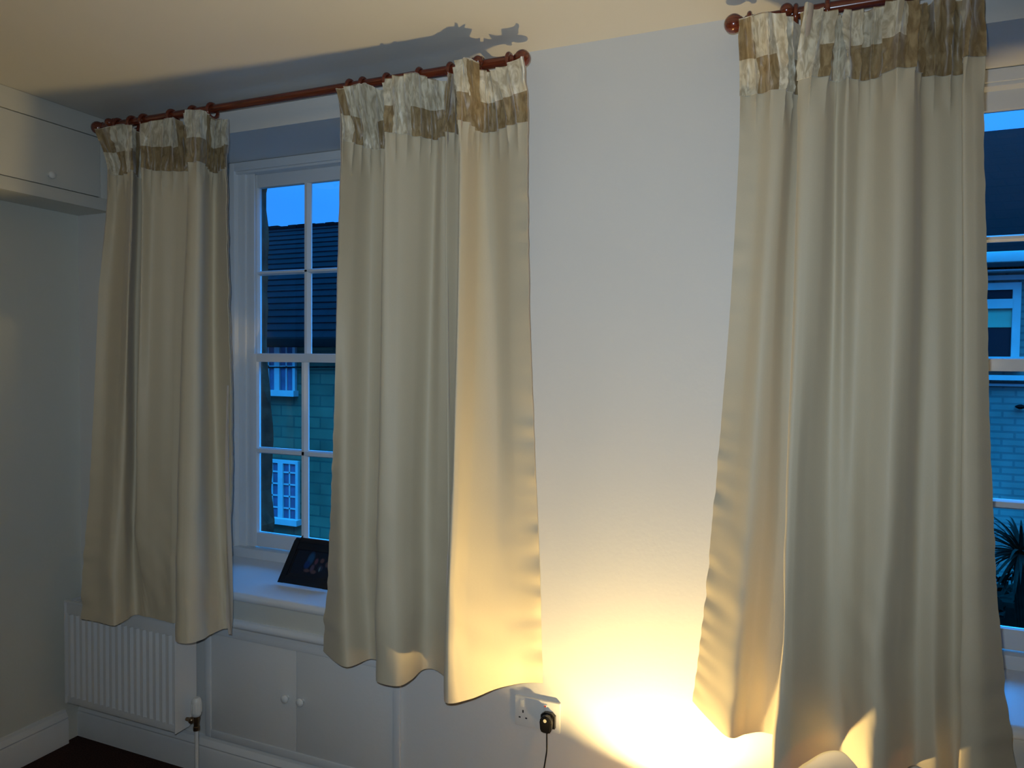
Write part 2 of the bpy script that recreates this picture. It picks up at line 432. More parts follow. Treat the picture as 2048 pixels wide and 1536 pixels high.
for cx, nm in WIN:
    root = empty(nm, (cx, YF, Z_SILL), kind='structure')
    xl, xr = cx-0.658, cx+0.658
    zt = Z_SOF-0.002
    bm = bmesh.new()       # box frame with architrave steps
    for s in (-1, 1):
        xa, xb = cx+s*0.658, cx+s*0.607
        box(bm, min(xa, xb), max(xa, xb), YF-0.012, YF+0.13, Z_SILL+0.02, zt, 0.004)
        xa, xb = cx+s*0.607, cx+s*0.568
        box(bm, min(xa, xb), max(xa, xb), YF+0.010, YF+0.050, Z_SILL+0.02, zt-0.03, 0.003)
        xa, xb = cx+s*0.570, cx+s*0.527
        box(bm, min(xa, xb), max(xa, xb), YF+0.020, YF+0.028, Z_SILL+0.02, zt-0.03, 0.003)
    box(bm, xl+0.049, xr-0.049, YF-0.0115, YF+0.13, zt-0.036, zt, 0.003)
    box(bm, xl+0.05, xr-0.05, YF-0.004, YF+0.13, zt-0.046, zt-0.036, 0.001)
    box(bm, xl+0.09, xr-0.09, YF+0.074, YF+0.13, zt-0.076, zt-0.04, 0.002)
    box(bm, xl+0.01, xr-0.01, YF-0.02, YF+0.13, Z_SILL, Z_SILL+0.044, 0.004)
    build('window_frame', bm, M['gloss'], root)
    # lower (inner) sash, upper (outer) sash
    bm = bmesh.new()
    sash(bm, cx-0.545, cx+0.545, YF+0.010, YF+0.038, 0.795, EYE+0.018, 0.060, 0.035, 0.038, 4, 2, 0.030, [(EYE-0.412, EYE-0.385)])
    lo = build('lower_sash', bm, M['gloss'], root)
    bm = bmesh.new(); box(bm, cx-0.51, cx+0.51, YF+0.026, YF+0.029, 0.85, EYE-0.012)
    build('glass_pane', bm, M['glass'], lo, smooth=False)
    bm = bmesh.new()
    sash(bm, cx-0.566, cx+0.566, YF+0.042, YF+0.070, EYE-0.014, zt-0.045, 0.034, 0.055, 0.036, 4, 2, 0.030, [(EYE+0.357, EYE+0.377)])
    for s in (-1, 1):      # sash horns
        xa = cx+s*0.562; xb = cx+s*0.532
        prism(bm, [(min(xa, xb), EYE-0.014), (max(xa, xb), EYE-0.014), (max(xa, xb)-(0.0 if s > 0 else 0.02), EYE-0.075), (min(xa, xb)+(0.02 if s > 0 else 0.0), EYE-0.075)], 'y', YF+0.044, YF+0.068)
    up = build('upper_sash', bm, M['gloss'], root)
    bm = bmesh.new(); box(bm, cx-0.535, cx+0.535, YF+0.058, YF+0.061, EYE+0.01, zt-0.09)
    build('glass_pane', bm, M['glass'], up, smooth=False)
    # sill board inside the reveal, cream board and ledge below
    bm = bmesh.new()
    prism(bm, [(-0.044, Z_SILL-0.036), (-0.050, Z_SILL-0.024), (-0.044, Z_SILL-0.010), (-0.034, Z_SILL-0.006),
               (YF-0.01, Z_SILL+0.005), (YF-0.01, Z_SILL-0.026), (-0.001, Z_SILL-0.028), (-0.001, Z_SILL-0.036)], 'x', cx-HALF+0.001, cx+HALF-0.001)
    build('window_sill', bm, M['gloss'], root, angle=50)

# apron boards and ledge trims under each sill
for k, (cx, nm) in enumerate(WIN):
    bm = bmesh.new()
    box(bm, cx-HALF, cx+HALF, -0.016, 0.0, 0.625, Z_SILL-0.036, 0.002)
    tag(build('trim_%d' % (1+2*k), bm, M['cream_board']), kind='structure')
    bm = bmesh.new()
    prism(bm, [(0, 0.578), (-0.018, 0.578), (-0.018, 0.590), (-0.030, 0.596), (-0.036, 0.606), (-0.032, 0.620), (-0.022, 0.626), (0, 0.626)], 'x', cx-HALF, cx+HALF)
    tag(build('trim_%d' % (2+2*k), bm, M['gloss'], angle=50), kind='structure')

# ------------------------------------------------------------------ skirtings
def skirting(name, axis, a, b, base, s):
    """profile projects from 'base' by s*thickness"""
    prof = [(0, 0), (0.024, 0), (0.024, 0.095), (0.020, 0.104), (0.022, 0.110), (0.016, 0.122), (0.010, 0.130), (0.008, 0.140), (0, 0.142)]
    bm = bmesh.new(); prism(bm, [(base+s*q[0], q[1]) for q in prof], axis, a, b)
    return tag(build(name, bm, M['gloss'], angle=25), kind='structure')
skirting('baseboard_far', 'x', X0, X1, 0.0, -1)
skirting('baseboard_left', 'y', Y0, -0.080, X0, 1)
skirting('baseboard_right', 'y', Y0, -0.024, X1, -1)
skirting('baseboard_near', 'x', X0+0.024, X1-0.024, Y0, 1)

# ------------------------------------------------------------------ cupboard under the left sill
cb = empty('window_cupboard', (-1.713, 0, 0.143), 'pale painted cupboard with twin doors and two round knobs below the left window sill', 'cupboard')
def panel_frame(bm, x0, x1, z0, z1, w, d, y=0.0):
    for (a, b, c, e) in ((x0, x0+w, z0, z1), (x1-w, x1, z0, z1), (x0+w, x1-w, z0, z0+w), (x0+w, x1-w, z1-w, z1)):
        box(bm, a, b, y-d, y-0.0005, c, e, 0.004)
bm = bmesh.new(); panel_frame(bm, -2.15, -1.275, 0.1435, 0.577, 0.030, 0.012)
build('face_frame', bm, M['gloss'], cb)
for s, (a, b) in enumerate(((-2.119, -1.7145), (-1.7120, -1.306))):
    bm = bmesh.new(); box(bm, a, b, -0.008, -0.0005, 0.1745, 0.546, 0.0012)
    d = build('door', bm, M['wall'], cb)
    kx = -1.752 if s == 0 else -1.684
    bm = bmesh.new(); lathe(bm, [(0.0, -0.034), (0.008, -0.033), (0.014, -0.029), (0.0155, -0.024), (0.013, -0.018), (0.007, -0.014), (0.006, -0.006), (0.0, -0.006)][::1], (kx, -0.002, EYE-1.240), 'y', 20)
    build('knob', bm, M['plastic'], d)

# ------------------------------------------------------------------ overhead cupboard on the left wall
XC = -2.65; zb = EYE-1.61+2.195
oc = empty('wall_cupboard', (X0, -1.5, zb), 'cream painted overhead cupboard fixed between the left wall and the ceiling', 'cupboard')
bm = bmesh.new()
YA = -3.0
box(bm, X0+0.001, XC-0.0185, YA, -0.001, zb, zb+0.014)                     # underside
box(bm, X0+0.001, XC-0.019, YA, YA+0.018, zb+0.014, ZC-0.001); box(bm, X0+0.001, XC-0.019, -0.019, -0.001, zb+0.014, ZC-0.001)
box(bm, XC-0.018, XC, YA, -0.001, zb, zb+0.048, 0.002); box(bm, XC-0.018, XC, YA, -0.001, 2.482, ZC-0.001, 0.002)
dy = [-0.048, -0.70, -0.735, -1.40, -1.435, -2.10, -2.135, -2.80]
prev = -0.001
for i in range(0, 8, 2):
    box(bm, XC-0.018, XC, dy[i], prev, zb+0.048, 2.482, 0.002); prev = dy[i+1]
box(bm, XC-0.018, XC, YA, dy[7], zb+0.048, 2.482, 0.002)
build('carcass', bm, M['cupboard'], oc)
for i in range(0, 8, 2):
    bm = bmesh.new(); box(bm, XC-0.017, XC-0.001, dy[i+1]+0.003, dy[i]-0.003, zb+0.051, 2.479, 0.0015)
    d = build('door', bm, M['cupboard'], oc)
    ky = -0.30 if i == 0 else (dy[i]+0.05 if i % 4 == 0 else dy[i+1]+0.05)
    if i == 0: ky = -0.262
    bm = bmesh.new(); lathe(bm, [(0.0, 0.030), (0.007, 0.029), (0.013, 0.025), (0.014, 0.020), (0.011, 0.014), (0.006, 0.010), (0.005, 0.0), (0.0, 0.0)], (XC-0.002, ky, EYE+0.672), 'x', 20)
    build('knob', bm, M['plastic'], d)

# ------------------------------------------------------------------ radiator
RX0, RX1, RZ0, RZ1 = -2.76, -2.164, EYE-1.402, EYE-0.985
rd = empty('radiator', ((RX0+RX1)/2, -0.09, RZ0), 'white ribbed panel radiator on the wall in the left corner', 'radiator')
bm = bmesh.new()
# ribbed front panel as one corrugated sheet with body
nr = 17; prof = []
w = (RX1-RX0-0.03)/nr
yb = -0.130
pts = [(RX0+0.004, yb)]
for i in range(nr):
    a = RX0+0.012+i*w
    pts += [(a+0.12*w, yb), (a+0.26*w, yb-0.010), (a+0.62*w, yb-0.010), (a+0.78*w, yb)]
pts += [(RX1-0.006, yb)]
zt0, zt1 = RZ0+0.030, RZ1-0.052
prism(bm, pts+[(RX1-0.006, yb+0.012), (RX0+0.004, yb+0.012)], 'z', zt0, zt1)
box(bm, RX0+0.002, RX1-0.003, yb-0.004, yb+0.012, RZ0, zt0, 0.003); box(bm, RX0+0.002, RX1-0.003, yb-0.004, yb+0.012, zt1, RZ1, 0.003)
build('front_panel', bm, M['rad'], rd, angle=30)
bm = bmesh.new(); box(bm, RX0+0.01, RX1-0.01, -0.052, -0.040, RZ0+0.01, RZ1-0.01, 0.003)
for i in range(26):
    a = RX0+0.02+i*0.0215; box(bm, a, a+0.0015, yb+0.0135, -0.053, RZ0+0.03, RZ1-0.02)
build('back_panel', bm, M['rad'], rd)
for a, b in ((RX0-0.001, RX0+0.003), (RX1-0.002, RX1+0.002)):
    bm = bmesh.new(); prism(bm, [(-0.142, RZ0), (-0.142, RZ1), (-0.040, RZ1), (-0.040, RZ0+0.05), (-0.075, RZ0)], 'x', a, b)
    if b > RX1:
        box(bm, RX1+0.0015, RX1+0.0028, -0.136, -0.131, RZ1-0.14, RZ1-0.10)
    build('side_panel', bm, M['rad'], rd, smooth=False)
bm = bmesh.new()
box(bm, RX0, RX1, -0.141, -0.126, RZ1-0.004, RZ1+0.003, 0.001); box(bm, RX0, RX1, -0.056, -0.040, RZ1-0.004, RZ1+0.003, 0.001)
for i in range(30):
    a = RX0+0.008+i*0.0197; box(bm, a, a+0.007, -0.128, -0.054, RZ1-0.002, RZ1+0.0015)
build('top_grille', bm, M['rad'], rd, smooth=False)

vx, vy = at_y(393, 1430, -0.09).x, -0.09
vz = at_y(393, 1395, vy).z
tv = empty('radiator_valve', (vx, vy, 0), 'white thermostatic valve head over a brown elbow and white pipe at the radiator foot', 'valve')
bm = bmesh.new()
lathe(bm, [(0.0, vz), (0.010, vz), (0.016, vz-0.006), (0.0185, vz-0.016), (0.019, vz-0.055), (0.017, vz-0.066), (0.013, vz-0.070), (0.0, vz-0.070)], (vx, vy, 0), 'z', 28)
for k in range(14):
    t = 2*math.pi*k/14
    tube(bm, [(vx+0.0188*math.cos(t), vy+0.0188*math.sin(t), vz-0.020), (vx+0.0188*math.cos(t), vy+0.0188*math.sin(t), vz-0.054)], 0.0012, 6)
build('valve_head', bm, M['plastic'], tv)
bm = bmesh.new()
lathe(bm, [(0.0, vz-0.0705), (0.0125, vz-0.0705), (0.0135, vz-0.080), (0.011, vz-0.094), (0.010, vz-0.108), (0.012, vz-0.110), (0.012, vz-0.124), (0.0, vz-0.124)], (vx, vy, 0), 'z', 20)
tube(bm, [(vx, vy, vz-0.088), (vx-0.014, vy, vz-0.089), (vx-0.030, vy, vz-0.091), (RX1+0.004, vy, vz-0.092)], [0.008, 0.008, 0.0085, 0.007], 14)
bmesh.ops.create_uvsphere(bm, u_segments=18, v_segments=12, radius=0.0125, matrix=Matrix.Translation((vx-0.022, vy-0.003, vz-0.090)))
build('elbow', bm, M['brass'], tv)
bm = bmesh.new(); tube(bm, [(vx, vy, vz-0.1245), (vx, vy, 0.002)], 0.0075, 16)
build('pipe', bm, M['pipe'], tv)

# ------------------------------------------------------------------ socket, plug and flex
sk = empty('wall_socket', (-0.781, 0, 0.502), 'white double wall socket above the skirting between the windows', 'socket')
sx0, sx1, sz0, sz1 = -0.853, -0.702, 0.456, 0.550
bm = bmesh.new(); box(bm, sx0, sx1, -0.012, -0.0005, sz0, sz1, 0.003)
build('face_plate', bm, M['plastic'], sk)
for cxs in (-0.8205, -0.7425):
    bm = bmesh.new()
    for (dx, dz, w_, h_) in ((0, 0.010, 0.0045, 0.009), (-0.011, -0.010, 0.0065, 0.004), (0.011, -0.010, 0.0065, 0.004)):
        box(bm, cxs-0.004+dx-w_/2, cxs-0.004+dx+w_/2, -0.0126, -0.0115, sz0+0.038+dz-h_/2, sz0+0.038+dz+h_/2)
    build('pin_holes', bm, M['pin'], sk, smooth=False)
    bm = bmesh.new(); box(bm, cxs-0.013, cxs-0.001, -0.0150, -0.0122, sz1-0.031, sz1-0.010, 0.001)
    sw = build('switch', bm, M['plastic'], sk)
    if cxs > -0.78:        # only the switch that is on shows its red mark
        bm = bmesh.new(); box(bm, cxs-0.010, cxs-0.004, -0.0157, -0.0151, sz1-0.016, sz1-0.012)
        build('switch_mark', bm, M['red'], sw, smooth=False)
PX, PZ = -0.737, 0.495
PY = 0.024
pl = empty('mains_plug', (PX, -0.0132, PZ), 'black mains plug with a round pale sticker and hanging black flex in the double socket', 'plug')
bm = bmesh.new()
prof = []
for (x, z) in ((-0.017, -0.022), (-0.011, -0.027), (0.011, -0.027), (0.017, -0.022), (0.020, 0.008), (0.014, 0.020), (0.006, 0.025), (-0.006, 0.025), (-0.014, 0.020), (-0.020, 0.008)):
    prof.append((PX+x, PZ+z))
prism(bm, prof, 'y', PY-0.072, PY-0.052)
bmesh.ops.bevel(bm, geom=list(bm.edges), offset=0.003, segments=2, affect='EDGES')
prism(bm, [(PX-0.023, PZ-0.020), (PX+0.023, PZ-0.020), (PX+0.023, PZ+0.018), (PX+0.012, PZ+0.027), (PX-0.012, PZ+0.027), (PX-0.023, PZ+0.018)], 'y', PY-0.050, PY-0.0372)
box(bm, PX-0.017, PX+0.017, PY-0.0525, PY-0.0495, PZ-0.018, PZ+0.018)
build('plug_body', bm, M['black'], pl)
bm = bmesh.new(); lathe(bm, [(0.0, -0.0733), (0.0052, -0.0733), (0.0055, -0.0722), (0.0, -0.0722)], (PX-0.001, PY, PZ+0.012), 'y', 20)
build('sticker', bm, M['sticker'], pl)
bm = bmesh.new()
fl = []
for i in range(40):
    t = i/39
    z = PZ-0.026 - t*(PZ-0.026-0.012)
    sway = 0.006*math.sin(t*3.0) - 0.045*max(0, t-0.12)**1.1*2.0
    fl.append((PX+0.002+sway+0.0, PY-0.062-0.03*t, z))
lx = fl[-1][0]
for i in range(1, 24):
    t = i/23; fl.append((lx+(LAMP.x-0.10-lx)*t, PY-0.092-0.11*math.sin(t*math.pi)-0.05*t, 0.0060))
tube(bm, fl, 0.0022, 8)
build('flex', bm, M['black'], pl)

# ------------------------------------------------------------------ curtain poles
RY, RZ = -0.10, EYE+0.890
def curtain_pole(xa, xb, label, brackets):
    root = empty('curtain_pole', ((xa+xb)/2, RY, RZ), label, 'curtain pole', 'mahogany curtain poles')
    bm = bmesh.new(); tube(bm, [(xa, RY, RZ), (xb, RY, RZ)], 0.0145, 28)
    build('pole', bm, M['wood'], root)
    for s, xe in ((-1, xa), (1, xb)):
        prof = [(0.0, 0.0), (0.0155, 0.0), (0.0175, 0.004), (0.013, 0.009), (0.011, 0.013), (0.016, 0.018)]
        rr, c0 = 0.0245, 0.038
        for i in range(3, 19):
            t = math.pi*i/18; prof.append((max(rr*math.sin(t), 0.0), c0-rr*math.cos(t)))
        prof[-1] = (0.0, prof[-1][1])
        bm = bmesh.new(); lathe(bm, [(r, s*h) for r, h in prof], (xe, RY, RZ), 'x', 32)
        build('finial', bm, M['wood'], root)
    for bx in brackets:
        bm = bmesh.new()
        lathe(bm, [(0.0, -0.0005), (0.030, -0.0005), (0.030, -0.008), (0.022, -0.014), (0.012, -0.020), (0.011, -0.074), (0.0, -0.074)], (bx, 0, RZ-0.012), 'y', 28)
        torus(bm, (bx, RY, RZ), 0.0195, 0.0055, 'x', 32, 12)
        bmesh.ops.create_uvsphere(bm, u_segments=24, v_segments=16, radius=0.0165, matrix=Matrix.Translation((bx, RY-0.028, RZ)))
        build('bracket', bm, M['wood'], root)
    return root
curtain_pole(-2.560, -0.852, 'dark mahogany curtain pole with ball ends over the left window', (-2.50, -0.945))
curtain_pole(-0.178, 1.56, 'dark mahogany curtain pole with a ball end over the right window', (-0.085, 1.46))

def ring(bx, label, group, first=[None]):
    if first[0] is None:
        root = empty('curtain_ring', (bx, RY, RZ), label, 'curtain ring', group)
        bm = bmesh.new(); torus(bm, (bx, RY, RZ-0.007), 0.0245, 0.0064, 'x', 36, 12)
        build('hoop', bm, M['wood'], root)
        bm = bmesh.new(); torus(bm, (bx, RY, RZ-0.040), 0.0045, 0.0012, 'x', 16, 8)
        build('eye_screw', bm, M['brass'], root)
        first[0] = root
        return root
    r = first[0].copy(); COL.objects.link(r); r.location = (bx, RY, RZ); r['label'] = label; r['group'] = group
    for ch in first[0].children:
        c = ch.copy(); COL.objects.link(c); c.parent = r
    return r
def rx(px): return solve_px(px, RZ+0.02, RY)
SETS = [('the radiator curtain', 'rings holding the left curtain',
         [(238, 'first mahogany ring from the left ball end, above'), (266, 'second mahogany ring from the left ball end, above'), (290, 'third mahogany ring from the left ball end, above'),
          (345, 'mahogany ring standing clear in the gap above'), (388, 'mahogany ring half hidden behind the tallest pleat of'), (425, 'last mahogany ring before the bare pole, above')]),
        ('the middle curtain', 'rings holding the middle curtain',
         [(702, 'first mahogany ring after the bare pole, above'), (728, 'second mahogany ring after the bare pole, above'), (776, 'mahogany ring beside the second pleat group of'),
          (841, 'slim mahogany ring over the middle dip of'), (903, 'mahogany ring just left of the tallest fold of'), (950, 'mahogany ring beside the bracket over'), (1020, 'last mahogany ring beside the right ball end, over')]),
        ('the right curtain', 'rings holding the right curtain',
         [(1500, 'mahogany ring next to the ball end, above'), (1592, 'slim mahogany ring right of the bracket, over'), (1655, 'mahogany ring behind the second pleat group of')])]
for who, grp, lst in SETS:
    for px, text in lst:
        ring(rx(px), '%s %s' % (text, who), grp)

# ------------------------------------------------------------------ curtains
ZT, ZBAND = EYE+0.853, EYE+0.693
def hermite(zs, vals, z):
    """smooth curve through (zs, vals), zs decreasing"""
    zs = np.array(zs, float); vals = np.array(vals, float); n = len(zs)
    m = np.zeros(n); d = np.diff(vals)/np.diff(zs)
    m[0], m[-1] = d[0], d[-1]
    for i in range(1, n-1):
        m[i] = 0.0 if d[i-1]*d[i] <= 0 else 2*d[i-1]*d[i]/(d[i-1]+d[i])
    i = n-2
    for k in range(n-1):
        if z >= zs[k+1]: i = k; break
    h = zs[i+1]-zs[i]; t = (z-zs[i])/h
    return ((2*t**3-3*t**2+1)*vals[i]+(t**3-2*t**2+t)*h*m[i]+(-2*t**3+3*t**2)*vals[i+1]+(t**3-t**2)*h*m[i+1])

def resolve(e, zdef):
    """(px, py) at known height, or (px, None, depth), or (px, py, depth) -> x, y, z"""
    if len(e) == 2:
        p = at_z(e[0], e[1], zdef); return p.x, p.y, p.z
    if e[1] is None:
        return solve_px(e[0], zdef, e[2]), e[2], zdef
    p = at_y(e[0], e[1], e[2]); return p.x, p.y, p.z

def catmull_rows(P, sub):
    """P: (n,3) -> dense (., 3) centripetal-ish Catmull-Rom"""
    n = len(P); out = []
    Q = np.vstack([2*P[0]-P[1], P, 2*P[-1]-P[-2]])
    for i in range(n-1):
        p0, p1, p2, p3 = Q[i], Q[i+1], Q[i+2], Q[i+3]
        for k in range(sub):
            t = k/sub
            out.append(0.5*((2*p1)+(-p0+p2)*t+(2*p0-5*p1+4*p2-p3)*t*t+(-p0+3*p1-3*p2+p3)*t**3))
    out.append(P[-1]); return np.array(out)

def grid_mesh(name, V, U, thick, mat, parent, flip=1):
    """V: (nz, ns, 3) front surface; a real cloth of given thickness with closed rims"""
    nz, ns, _ = V.shape
    du = np.gradient(V, axis=1); dv = np.gradient(V, axis=0)
    N = np.cross(du, dv); N /= (np.linalg.norm(N, axis=2, keepdims=True)+1e-9)
    if N[..., 1].mean() > 0: N = -N
    B = V - N*thick
    org = np.array(parent_origin(parent))
    verts = np.concatenate([V.reshape(-1, 3), B.reshape(-1, 3)])-org
    off = nz*ns; faces = []
    for i in range(nz-1):
        for j in range(ns-1):
            a = i*ns+j
            faces.append((a, a+ns, a+ns+1, a+1)); faces.append((off+a, off+a+1, off+a+ns+1, off+a+ns))
    for j in range(ns-1):
        faces.append((j, j+1, off+j+1, off+j)); a = (nz-1)*ns+j; faces.append((a, off+a, off+a+1, a+1))
    for i in range(nz-1):
        a = i*ns; faces.append((a, off+a, off+a+ns, a+ns)); a = i*ns+ns-1; faces.append((a, a+ns, off+a+ns, off+a))
    me = bpy.data.meshes.new(name); me.from_pydata([tuple(v) for v in verts], [], faces)
    uvl = me.uv_layers.new(name='UVMap')
    UU = np.concatenate([U.reshape(-1, 2), U.reshape(-1, 2)])
    idx = np.zeros(len(me.loops), dtype=np.int32); me.loops.foreach_get('vertex_index', idx)
    uvl.data.foreach_set('uv', UU[idx].astype(np.float32).ravel())
    for p in me.polygons: p.use_smooth = True
    me.materials.append(mat); me.update()
    try: me.set_sharp_from_angle(angle=R(70))
    except Exception: pass
    return link(bpy.data.objects.new(name, me), parent), N

def curtain(label, cols, zhem, seed, ripple=0.026, pucker=(1, 1), group=None):
    sub = 24
    zl = [EYE+0.2, EYE-0.35, EYE-0.65]
    C = []
    for c in cols:
        t = resolve(c[0], ZT); b = resolve(c[1], ZBAND); h = resolve(c[5], zhem)
        hx, hy, hz = h
        pts = [t, b]
        for px, z in zip(c[2:5], zl):
            f = (b[2]-z)/(b[2]-hz); y = b[1]+(hy-b[1])*f**1.5
            pts.append((solve_px(px, z, y), y, z))
        pts.append(h); C.append(pts)
    nzr = 150
    cx = np.array([[p[0] for p in q] for q in C]); cy = np.array([[p[1] for p in q] for q in C]); cz = np.array([[p[2] for p in q] for q in C])
    rows = []
    for i in range(nzr):
        f = (i/(nzr-1)); row = []
        for k in range(len(C)):
            # the same cloth parameter on every column: 0 top, 0.1 band edge, 1 hem
            zt_, zb_, zh_ = cz[k][0], cz[k][1], cz[k][-1]
            z = zt_+(zb_-zt_)*f/0.1 if f < 0.1 else zb_+(zh_-zb_)*(f-0.1)/0.9
            row.append((hermite(cz[k], cx[k], z), hermite(cz[k], cy[k], z), z))
        rows.append(catmull_rows(np.array(row), sub))
    V = np.array(rows); ns = V.shape[1]
    band_i = int(round(0.1*(nzr-1)))
    # denser rows in the heading
    arc = np.concatenate([[0], np.cumsum(np.linalg.norm(np.diff(V[band_i], axis=0), axis=1))])
    # add extra rows inside heading
    top = []
    NH = 40
    for i in range(NH+1):
        q = i/NH*band_i; a = int(min(math.floor(q), band_i-1)); t = q-a
        top.append(V[a]*(1-t)+V[a+1]*t)
    V = np.concatenate([np.array(top), V[band_i+1:]]); bi = NH
    nz = V.shape[0]
    S = np.tile(arc, (nz, 1)); U = np.zeros((nz, ns, 2)); U[..., 0] = S
    fv = np.array([(i/bi*0.177) if i <= bi else 0.177+(i-bi)*0.012 for i in range(nz)])
    U[..., 1] = (-fv)[:, None]
    du = np.gradient(V, axis=1); dv = np.gradient(V, axis=0)
    N = np.cross(du, dv); N /= (np.linalg.norm(N, axis=2, keepdims=True)+1e-9)
    if N[..., 1].mean() > 0: N = -N
    D = np.zeros((nz, ns)); L = arc[-1]
    for i in range(nz):
        hh = i/bi if i <= bi else 1+(i-bi)/8.0
        wtop = max(0.0, 1-0.5*hh) if hh < 1 else max(0.0, 0.5-0.5*(hh-1))
        zr = V[i, 0, 2]; low = max(0.0, min(1.0, (EYE-0.05-zr)/0.9))
        for j in range(ns):
            s = arc[j]
            ph = 2*math.pi*s/0.040+2.6*noise.noise(Vector((s*9, seed, zr*2.5)))
            d = ripple*wtop*(0.6-1.3*abs(math.sin(ph*0.5))**0.6)*(0.7+0.6*noise.noise(Vector((s*20, seed+3, zr*6))))
            if wtop > 0: d += 0.004*min(1, wtop*2)*noise.noise(Vector((s*38, zr*26, seed)))
            d += (0.0012+0.009*low)*noise.noise(Vector((s*7, zr*4.2, seed+9)))
            d += 0.0042*low*noise.noise(Vector((s*16+zr*7, zr*9, seed+19)))
            # puckers along the side seams
            e0 = math.exp(-s/0.035)*pucker[0]; e1 = math.exp(-(L-s)/0.035)*pucker[1]
            if e0+e1 > 0.03:
                d += (e0+e1)*(0.0035+0.006*low)*noise.noise(Vector((s*5, zr*24, seed+29)))
            D[i, j] = d
    V = V + N*D[..., None]
    # hem and top edge kept where they are, small natural waver
    root = empty('curtain', (float(V[0, :, 0].mean()), float(V[0, :, 1].mean()), float(V[-1, :, 2].mean())), label, 'curtain', group)
    grid_mesh('fabric_panel', V[bi-1:], U[bi-1:], 0.0025, M['cloth'], root)
    grid_mesh('heading_band', V[:bi+1]+N[:bi+1]*0.0030, U[:bi+1], 0.0050, M['velvet'], root)
    Lg = V - N*0.0060
    Lg = Lg[::2, ::4]; Ug = U[::2, ::4]
    sc = np.array(Lg[-14:]); 
    grid_mesh('lining', Lg[:-2], Ug[:-2], 0.0015, M['lining'], root)
    return root, V, N

MID = [
 [(676,178),(684,277),675,664,655,(647,1302)],
 [(700,171),(714,287),702,690,686,(690,1334)],
 [(733,169),(748,298),742,736,732,(742,1318)],
 [(768,None,-.115),(784,None,-.075),778,772,768,(768,None,-.15)],
 [(774,158),(769,264),763,756,752,(750,1362)],
 [(798,150),(800,266),796,790,786,(792,1373)],
 [(832,146),(838,272),832,824,820,(822,1360)],
 [(856,156),(872,279),862,852,848,(846,1340)],
 [(880,160),(884,272),880,876,872,(872,1341)],
 [(902,None,-.115),(900,None,-.09),902,902,900,(897,None,-.15)],
 [(900,146),(891,262),892,896,897,(898,None,-.18)],
 [(918,None,-.125),(924,None,-.10),920,914,908,(906,None,-.16)],
 [(914,126),(918,241),914,903,895,(890,1398)],
 [(926,116),(936,244),929,917,907,(903,1406)],
 [(950,122),(957,262),955,945,935,(942,1397)],
 [(970,142),(985,263),990,990,985,(990,1379)],
 [(1002,134),(1018,250),1022,1032,1034,(1038,1369)],
 [(1040,113),(1053,242),1057,1071,1080,(1086,1366)],
]
LEFT = [
 [(190,258),(218,346),196,183,172,(160,1238)],
 [(214,254),(236,350),220,208,200,(192,1244)],
 [(238,249),(252,347),243,230,224,(226,1252)],
 [(262,252),(265,340),257,250,246,(250,1242)],
 [(280,None,-.07),(276,None,-.06),270,268,264,(270,1230)],
 [(300,None,-.075),(297,None,-.06),290,284,278,(286,1232)],
 [(284,248),(284,335),280,272,272,(298,1236)],
 [(308,241),(305,340),301,298,298,(316,1240)],
 [(330,238),(326,341),326,322,318,(332,1242)],
 [(352,238),(358,342),350,345,340,(346,1245)],
 [(376,None,-.08),(386,None,-.07),376,368,362,(364,None,-.17)],
 [(371,223),(376,326),366,357,352,(352,1279)],
 [(386,220),(392,322),380,372,366,(372,1287)],
 [(406,221),(408,326),403,400,395,(396,1282)],
 [(420,234),(420,342),418,420,420,(424,1268)],
 [(436,240),(434,345),432,436,440,(443,1259)],
 [(455,238),(452,334),456,462,457,(455,1257)],
]
RIGHT = [
 [(1480,38),(1482,190,-.13),1463,1430,1410,(1386,1402,-.10)],
 [(1508,30),(1520,186),1500,1466,1446,(1420,1440,-.15)],
 [(1535,24),(1548,178),1526,1500,1480,(1458,1474)],
 [(1560,26),(1571,177),1550,1530,1510,(1490,1468)],
 [(1585,36),(1589,186),1572,1560,1545,(1530,1465)],
 [(1612,None,-.11),(1608,None,-.09),1598,1584,1577,(1562,None,-.16)],
 [(1610,6),(1598,160),1588,1571,1565,(1540,1540)],
 [(1636,None,-.19),(1625,152),1610,1590,1580,(1580,1546)],
 [(1665,None,-.17),(1655,153),1640,1612,1607,(1612,1526)],
 [(1680,None,-.13),(1673,164),1666,1650,1645,(1650,1504)],
 [(1703,None,-.16),(1694,153),1687,1680,1674,(1684,1502)],
 [(1730,None,-.14),(1722,160),1712,1706,1702,(1706,1524)],
 [(1760,None,-.15),(1750,156),1742,1735,1730,(1735,1556)],
 [(1798,None,-.18),(1790,136),1788,1778,1765,(1770,1562)],
 [(1830,None,-.15),(1829,134),1823,1808,1798,(1800,1542)],
 [(1850,None,-.12),(1846,150),1845,1835,1830,(1830,1530)],
 [(1885,None,-.15),(1880,150),1880,1875,1870,(1875,1550)],
 [(1918,None,-.12),(1915,148),1915,1910,1908,(1912,1542)],
 [(1945,None,-.11),(1942,None,-.10),1940,1937,1936,(1938,None,-.20)],
 [(1930,None,-.17),(1924,116),1925,1922,1921,(1923,1582)],
 [(1950,None,-.20),(1948,112),1950,1955,1960,(1968,1592)],
 [(1976,None,-.17),(1970,112),1974,1987,2003,(2036,1578)],
]
left_root, LV, LN = curtain('shadowed cream curtain with velvet check heading, hanging over the corner radiator', LEFT, EYE-0.968, 1.3)
curtain('middle cream curtain, velvet check heading, its right fold lit gold above the wall socket', MID, EYE-0.985, 5.7, pucker=(1, 1.8))
curtain('wide cream curtain with velvet check heading at the right, over the right window', RIGHT, EYE-0.965, 11.1)

